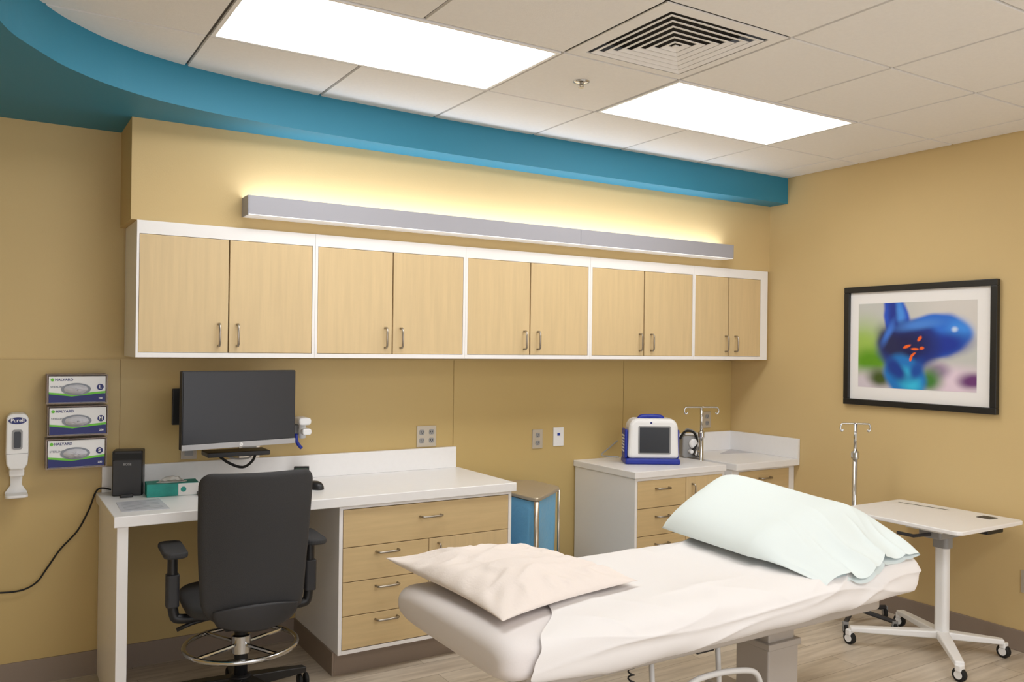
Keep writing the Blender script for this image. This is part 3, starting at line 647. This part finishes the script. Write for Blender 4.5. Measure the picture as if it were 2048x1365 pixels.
# ---------------------------------------------------------------- office chair
t = thing('office_chair', 'black high office chair with armrests and chrome foot ring', 'chair', (.853, 3.33, 0), math.radians(-3))
ZB0, ZB1, BWD = .385, .937, .205
def backf(side):
    def fn(a, c):
        s = 2*a-1
        zz = ZB0+(ZB1-ZB0)*c
        rt, rb = .045, .09
        w = BWD*(1-.13*(1-c)**1.6-.035*max(0, c-.55))
        if zz > ZB1-rt: w -= rt-math.sqrt(max(0, rt*rt-(zz-ZB1+rt)**2))
        if zz < ZB0+rb: w -= rb-math.sqrt(max(0, rb*rb-(ZB0+rb-zz)**2))
        x = w*s
        ez = min(1, min(c, 1-c)*(ZB1-ZB0)/.02); ex_ = min(1, (1-abs(s))*w/.02)
        th = .014*math.sqrt(max(0, 1-(1-ez)**2))*math.sqrt(max(0, 1-(1-ex_)**2))
        y = -.268+.06*(x/BWD)**2-.03*c+.03*math.sin(c*math.pi*1.2+.2)*.5+.02*(1-c)**3
        return (x, y+side*th, zz)
    return fn
def ease(f): return lambda a, c: f(.5-.5*math.cos(math.pi*a), .5-.5*math.cos(math.pi*c))
b = bm_(); grid(b, ease(backf(-1)), 36, 44); grid(b, ease(backf(1)), 36, 44); bmesh.ops.remove_doubles(b, verts=b.verts, dist=.0004)
obj('backrest', b, m_fab, t, local=True, smooth=True)
def shell(a, c):
    s = 2*a-1; zz = .365+.10*c; w = .15*(1-.14*(1-c)**2)
    return (w*s, -.285+.05*s*s*.7-.004*c+.012*(1-c)**2.5, zz+.025*(1-c)*s*s-.02*c*(s*s))
b = bm_(); grid(b, shell, 24, 12); obj('back_shell', b, m_shell, t, local=True, smooth=True, solid=.008)
def seatf(a, c):
    th = a*2*math.pi; r = math.sin(c*math.pi); h = math.cos(c*math.pi)
    cs, sn = math.cos(th), math.sin(th)
    q = lambda v, p: math.copysign(abs(v)**p, v)
    return (.215*q(cs, .5)*r**.25 if r > 0 else 0, .03+.22*q(sn, .5)*r**.25 if r > 0 else .03, .412+.028*q(h, .6))
b = bm_(); grid(b, seatf, 40, 20, cu=True); bmesh.ops.remove_doubles(b, verts=b.verts, dist=.0005)
obj('seat', b, m_fab, t, local=True, smooth=True)
obj('mechanism', Box(-.09, .09, -.14, .1, .33, .39), m_black, t, local=True, bevel=.012)
obj('back_support', tube(bm_(), [(0, -.1, .36), (0, -.18, .36), (0, -.23, .38), (0, -.24, .48)], .02, 10, 4), m_black, t, local=True, smooth=True)
obj('lever', tube(bm_(), [(-.08, 0, .355), (-.18, .0, .34), (-.235, -.01, .325)], .008, 8), m_black, t, local=True, smooth=True)
for s in (-1, 1):
    b = tube(bm_(), [(s*.1, -.02, .375), (s*.22, -.03, .37), (s*.252, -.03, .41), (s*.255, -.03, .62)], .018, 12, 5)
    l = obj('armrest', b, m_black, t, local=True, smooth=True)
    obj('arm_sleeve', prism(bm_(), rrect(s*.255-.023, s*.255+.023, -.055, -.005, .012), .42, .54), m_shell, l, local=True, bevel=.004)
    obj('arm_pad', prism(bm_(), rrect(s*.255-.042, s*.255+.042, -.14, .09, .03), .617, .640), m_fab, l, local=True, bevel=.008)
obj('gas_column', tube(bm_(), [(0, 0, .09), (0, 0, .34)], .025, 16), m_black, t, local=True, smooth=True)
obj('column_sleeve', lathe(bm_(), [(.03, .2), (.036, .205), (.036, .27), (.03, .275)]), m_chrome, t, local=True)
fr = obj('foot_ring', tube(bm_(), [(.208*math.cos(k*math.pi/24), .208*math.sin(k*math.pi/24), .235) for k in range(48)], .0095, 10, closed=True), m_chrome, t, local=True, smooth=True)
b = bm_()
for k in range(4):
    a = k*math.pi/2+.5; tube(b, [(.03*math.cos(a), .03*math.sin(a), .235), (.203*math.cos(a), .203*math.sin(a), .235)], .008, 8)
obj('spoke', b, m_chrome, fr, local=True)
obj('hub', lathe(bm_(), [(.035, .06), (.045, .075), (.04, .115), (.03, .12)]), m_black, t, local=True)
for k in range(5):
    a = 2*math.pi*k/5+.25; d = Vector((math.cos(a), math.sin(a), 0)); n = Vector((-d.y, d.x, 0))
    b = bm_(); A_ = []
    for r, hw, z0, z1 in ((.03, .028, .065, .112), (.18, .023, .062, .095), (.275, .018, .06, .082)):
        A_.append([b.verts.new(d*r+n*s*hw+Vector((0, 0, z))) for s, z in ((-1, z0), (1, z0), (1, z1), (-1, z1))])
    for P, Q in zip(A_, A_[1:]):
        for j in range(4): b.faces.new((P[j], P[(j+1) % 4], Q[(j+1) % 4], Q[j]))
    b.faces.new(A_[0]); b.faces.new(A_[-1])
    l = obj('base_leg', b, m_black, t, local=True, bevel=.004)
    e = d*.268
    b = bm_()
    for s in (-1, 1): lathe(b, [(.022, -.008), (.027, -.004), (.027, .004), (.022, .008)], (e.x+s*.013, e.y, .027), 18, 'x')
    obj('caster', b, m_rub, l, local=True)
# ---------------------------------------------------------------- bed
BX_0, BX_1, BY0, BY1 = 1.15, 2.95, 1.865, 2.575
def rise(x): s = min(1, max(0, (x-2.25)/.7)); return .025*s*s*(3-2*s)
t = thing('exam_bed', 'padded exam bed on two taupe lifting columns', 'bed', (2.05, 2.22, 0))
def q_(v, p): return math.copysign(abs(v)**p, v)
def mattf(a, c, gx=0, gy=0, zb=.492, zt=.622, n=6):
    th = c*2*math.pi
    x = BX_0-gx+(BX_1-BX_0+2*gx)*a
    e = min(a, 1-a)*(BX_1-BX_0)/.06; k = 1 if e >= 1 else max(.0, (1-(1-e)**2))**.5
    yc, zc = (BY0+BY1)/2, (zb+zt)/2
    y = yc+((BY1-BY0)/2+gy-.05*(1-k))*q_(math.cos(th), 2/n)
    z = zc+(zt-zb)/2*(.35+.65*k)*q_(math.sin(th), 2/3.2)
    return Vector((x, y, z+rise(x)))
def warp(a): return .5-.5*math.cos(math.pi*a)
b = bm_(); V = grid(b, lambda a, c: mattf(warp(a), c), 60, 72, cv=True)
b.faces.new([v for v in V[0]]); b.faces.new([v for v in V[-1]])
obj('mattress', b, m_matt, t, smooth=True)
obj('deck', prism(bm_(), rrect(BX_0+.12, BX_1-.1, BY0+.08, BY1-.08, .05), .44, .497), m_bed, t, bevel=.008)
colx = [1.52, 2.53]
for cxx in colx:
    l = obj('lift_column', Box(cxx-.082, cxx+.082, 2.14, 2.30, .055, .3), m_bed, t, bevel=.008)
    obj('inner_column', Box(cxx-.07, cxx+.07, 2.15, 2.29, .3, .445), m_bed, l, bevel=.006)
    obj('column_collar', Box(cxx-.088, cxx+.088, 2.132, 2.308, .29, .315), m_bed, l, bevel=.004)
    obj('cross_foot', Box(cxx-.05, cxx+.05, 1.95, 2.5, .03, .07), m_bed, t, bevel=.01)
obj('base_beam', Box(colx[0], colx[1], 2.18, 2.26, .04, .09), m_bed, t, bevel=.01)
for cxx in colx:
    for yy in (1.98, 2.47): obj('caster', lathe(bm_(), [(.028, -.014), (.033, -.01), (.033, .01), (.028, .014)], (cxx, yy, .033), 20, 'x'), m_rub, t)
bt = [PY(1372, 1375, 1.98), PY(1400, 1358, 1.98), PY(1450, 1345, 1.98), PY(1498, 1342, 1.98), PY(1515, 1352, 1.98), PY(1522, 1375, 1.98)]
obj('foot_bar', tube(bm_(), bt, .01, 10, 6), m_tube, t, smooth=True)
for u in (1305, 1437):
    a, b2 = PY(u-4, 1320, 2.05), PY(u+6, 1390, 2.05)
    obj('frame_rod', tube(bm_(), [(a.x, a.y, .47), (b2.x, b2.y, .09)], .009, 10), m_tube, t, smooth=True)
a = PY(1395, 1335, 2.1); obj('control_box', Box(a.x-.04, a.x+.04, 2.06, 2.14, .38, .45), m_black, t, bevel=.005)
a = PY(1262, 1350, 2.0); cp = [(a.x+.009*math.cos(k*.9), 2.0+.009*math.sin(k*.9), .46-.003*k) for k in range(95)]
obj('coiled_cord', tube(bm_(), cp, .0028, 6), m_black, t, smooth=True)
# sheet
def ridge(v, p=3): return (1-abs(v))**p
def sheetf(a, c):
    th = c*2*math.pi
    near = max(0, -math.cos(th)); top = max(0, math.sin(th)); under = max(0, -math.sin(th))
    xs = 1.42-.19*near+.2*max(0, math.cos(th))+.015*math.sin(th*5)
    xe = BX_1+.02
    x = xs+(xe-xs)*a
    aa = (x-BX_0)/(BX_1-BX_0); aa = min(.9999, aa)
    p = mattf(aa, c, 0, .010, .480, .626, 6)
    p.x = x
    y = p.y; w = 0
    env = min(1, a*8)
    g = noise.noise(Vector((x*1.3, y*1.3, 3)))
    ph = (y-1.9)*9-(x-1.4)*1.9+1.6*g
    m1 = max(0, .4+1.2*noise.noise(Vector((x*2.2, y*3, 1))))
    w += .015*ridge(math.sin(ph*1.9), 2.6)*(top**.6)*m1
    ph4 = (y-1.9)*5+(x-1.4)*5.5+1.8*noise.noise(Vector((x*1.7, y*1.7, 13)))
    w += .009*ridge(math.sin(ph4*1.5), 3)*(top**.8)*max(0, .3+noise.noise(Vector((x*1.8, y*2.4, 21))))
    ph2 = (x*1.1-p.z*8)*4.5+2.2*noise.noise(Vector((x*2, p.z*5, 7)))
    w += .016*ridge(math.sin(ph2), 2.2)*near**.5*(.3+1.0*abs(noise.noise(Vector((x*2.4, 2, p.z*4)))))
    ph3 = (x*.5+p.z*11)*2.6+2.2*noise.noise(Vector((x*1.4, p.z*5, 17)))
    w += .013*ridge(math.sin(ph3), 2.2)*near*(.5+.8*abs(noise.noise(Vector((x*1.7, 8, p.z*3)))))
    w += .003*noise.noise(Vector((x*9, y*9, p.z*9)))
    n = Vector((0, math.cos(th), math.sin(th)))
    p += n*(w*(.15+.85*env)+.003)
    p.z -= .012*near*under*(1+.8*math.sin(x*5)+.4*math.sin(x*17))*env
    return p
b = bm_(); V = grid(b, sheetf, 300, 260, cv=True); b.faces.new([v for v in V[-1]])
tag(obj('bed_sheet', b, m_sheet, smooth=True), 'creased white sheet pulled over the head half of the bed', 'sheet')
# pillows
def pillow(name, c00, c10, c11, c01, T, m, seed, wr=.006, N=80, pinch=.05, fold=0, floor=.64, parent=None, exp=.5, quilt=0, pw=2.6, crease=0):
    c00, c10, c11, c01 = map(Vector, (c00, c10, c11, c01))
    def fn(side):
        def f(a, c):
            a, c = warp(a)*.6+a*.4, warp(c)*.6+c*.4
            s, t_ = 2*a-1, 2*c-1
            s2 = s*(1-pinch*(1-t_*t_)); t2 = t_*(1-pinch*(1-s*s))
            A, Cc = (s2+1)/2, (t2+1)/2
            p = c00.lerp(c10, A).lerp(c01.lerp(c11, A), Cc)
            mk = (max(0, 1-abs(s)**pw)*max(0, 1-abs(t_)**pw))
            h = T*mk**exp
            mask = (1-s**8)*(1-t_**8)
            w = wr*(noise.noise(Vector((a*3.2, c*3.2, seed)))+.4*noise.noise(Vector((a*8, c*8, seed+4))))
            r = math.hypot(s, t_); ang_ = math.atan2(t_, s)
            w += fold*math.sin(ang_*22+3*noise.noise(Vector((a*3, c*3, seed+9))))*max(0, r-.45)
            if crease: w += crease*(ridge(min(1, abs(noise.noise(Vector((a*4, c*7, seed+2)))*2.6)), 2.5)-.2)
            if quilt: w += quilt*noise.noise(Vector((a*30, c*30, seed)))
            if side > 0: p = p+Vector((0, 0, h+w*mask))
            else: p = p-Vector((0, 0, max(0, (p.z-floor))*min(1, mk**.5*1.3)))
            return p
        return f
    b = bm_(); grid(b, fn(1), N, N); grid(b, fn(-1), N, N); bmesh.ops.remove_doubles(b, verts=b.verts, dist=.0006)
    return obj(name, b, m, parent, smooth=True)
pl = pillow('pillow', (1.14, 2.62, .685), (1.70, 2.53, .652), (1.79, 2.10, .648), (1.20, 1.965, .648), .064, m_ppil, 2, wr=.018, pinch=.08, fold=.006, quilt=0, crease=.009, floor=.636, exp=.6)
tag(pl, 'flat beige quilted paper pillow lying at the foot of the bed', 'pillow')
# head pillow: one pillowcase whose near end is open and drapes over the bed edge
F0, F1, F2 = Vector((2.345, 2.61, .665)), Vector((2.285, 2.02, .665)), Vector((2.41, 1.845, .600))
G0, G1, G2 = Vector((2.69, 2.62, .835)), Vector((2.93, 2.02, .725)), Vector((2.90, 1.85, .655))
TB = .70
def edge(P0, P1, P2, t_):
    if t_ < TB-.1: return P0.lerp(P1, t_/TB)
    a_ = P0.lerp(P1, (TB-.1)/TB); k = (t_-TB+.1)/(1-TB+.1)
    ctrl = P1.lerp(P2, .25)+Vector((0, -.02, .02))
    return a_*(1-k)**2+ctrl*2*k*(1-k)+P2*k*k
def sm(x): x = min(1, max(0, x)); return x*x*(3-2*x)
def case(side):
    def f(a, c):
        a = warp(a)*.6+a*.4
        c = c**.85*.999
        s = 2*a-1
        pf, pg = edge(F0, F1, F2, c), edge(G0, G1, G2, c)
        p = pf.lerp(pg, a)
        es = max(0, 1-abs(s)**4)**.5
        far = 1 if c > .22 else max(0, 1-(1-c/.22)**3.2)**.55
        nearf = 1-.86*sm((c-.58)/.30)
        h = .088*es*far*nearf
        drape = sm((c-.62)/.30)
        wave = math.sin(a*13+2.2*noise.noise(Vector((a*3, c*2.5, 4))))
        fine = ridge(math.sin(a*15+3*c+1.5*noise.noise(Vector((a*5, c*4, 9)))), 2)
        off = drape*(.015*wave+.016*fine)*(1-s**6)
        soft = .007*noise.noise(Vector((a*2.6, c*3, 7)))
        rad = .007*ridge(math.sin(a*11+c*5), 2)*sm((c-.42)/.3)*(1-drape)
        if side > 0:
            p.z += h+off+(soft+rad)*es*far
        else:
            p.z -= max(0, p.z-.655)*min(1, es*far*1.2)*(1-sm((c-.6)/.3))
            p.z += off*.6-.012*drape*es
        p.y += drape*.02*math.sin(a*9+1)
        return p
    return f
b = bm_(); grid(b, case(1), 150, 150); grid(b, case(-1), 150, 150); bmesh.ops.remove_doubles(b, verts=b.verts, dist=.0004)
tag(obj('pillow', b, m_mint, smooth=True), 'plump pale mint pillow with open case end at the head of the bed', 'pillow')
# ---------------------------------------------------------------- mobile table
t = thing('mobile_table', 'white wheeled laptop table beside the right wall', 'table', (3.80, 2.30, 0))
TZ = .606
obj('tabletop', prism(bm_(), rrect(3.545, 4.075, 2.07, 2.70, .035, 6), TZ, TZ+.018), m_top, t, bevel=.004)
s0, s1 = PZ(1797, 1005, TZ+.018), PZ(1898, 1021, TZ+.018)
dd = (s1-s0).normalized(); nn = Vector((-dd.y, dd.x, 0))*.006
b = bm_(); b.faces.new([b.verts.new(q+Vector((0, 0, .0006))) for q in (s0-nn, s1-nn, s1+nn, s0+nn)]); obj('device_slot', b, m_black, t)
s0 = PZ(1974, 1036, TZ+.018)
obj('control_pad', prism(bm_(), rrect(s0.x-.035, s0.x+.035, s0.y-.035, s0.y+.035, .01), TZ+.018, TZ+.0195), m_shell, t)
obj('under_bracket', Box(3.66, 3.92, 2.22, 2.40, TZ-.03, TZ), m_wp, t, bevel=.005)
obj('tilt_mechanism', Box(3.70, 3.86, 2.25, 2.36, TZ-.07, TZ-.03), m_gp, t, bevel=.01)
obj('release_lever', tube(bm_(), [(3.70, 2.3, TZ-.05), (3.62, 2.33, TZ-.055), (3.60, 2.40, TZ-.05)], .008, 8), m_shell, t)
obj('hinge_box', Box(3.87, 4.0, 2.13, 2.19, TZ-.04, TZ), m_black, t, bevel=.004)
obj('column', prism(bm_(), rrect(3.775, 3.825, 2.27, 2.33, .02), .08, TZ-.02), m_wp, t)
obj('upper_sleeve', prism(bm_(), rrect(3.768, 3.832, 2.262, 2.338, .02), TZ-.12, TZ-.06), m_gp, t)
ends = [(3.52, 2.05), (3.975, 2.11), (3.51, 2.58), (3.96, 2.62)]
for i, (x, y) in enumerate(ends):
    d = (Vector((x, y, 0))-Vector((3.8, 2.3, 0))); n = Vector((-d.y, d.x, 0)).normalized()
    b = bm_(); A_ = []
    for f_, hw, z0, z1 in ((0, .028, .065, .1), (1, .02, .062, .085)):
        A_.append([b.verts.new(Vector((3.8, 2.3, 0))+d*f_+n*s*hw+Vector((0, 0, z))) for s, z in ((-1, z0), (1, z0), (1, z1), (-1, z1))])
    for j in range(4): b.faces.new((A_[0][j], A_[0][(j+1) % 4], A_[1][(j+1) % 4], A_[1][j]))
    b.faces.new(A_[0]); b.faces.new(A_[1])
    l = obj('leg', b, m_wp, t, bevel=.006)
    obj('caster', lathe(bm_(), [(.024, -.012), (.03, -.008), (.03, .008), (.024, .012)], (x, y, .03), 20, 'x'), m_rub, l)
    obj('caster_cap', lathe(bm_(), [(.018, -.0135), (.018, .0135)], (x, y, .03), 16, 'x'), m_wp, l)
    obj('caster_fork', prism(bm_(), rrect(x-.017, x+.017, y-.015, y+.015, .008), .045, .07), m_wp, l, bevel=.003)
# ---------------------------------------------------------------- world + colour
w = bpy.data.worlds.new('w'); scene.world = w; w.use_nodes = True; w.node_tree.nodes['Background'].inputs[0].default_value = (1, .99, 1.0, 1); w.node_tree.nodes['Background'].inputs[1].default_value = 1.5
scene.view_settings.view_transform = 'Standard'
scene.view_settings.exposure = 0
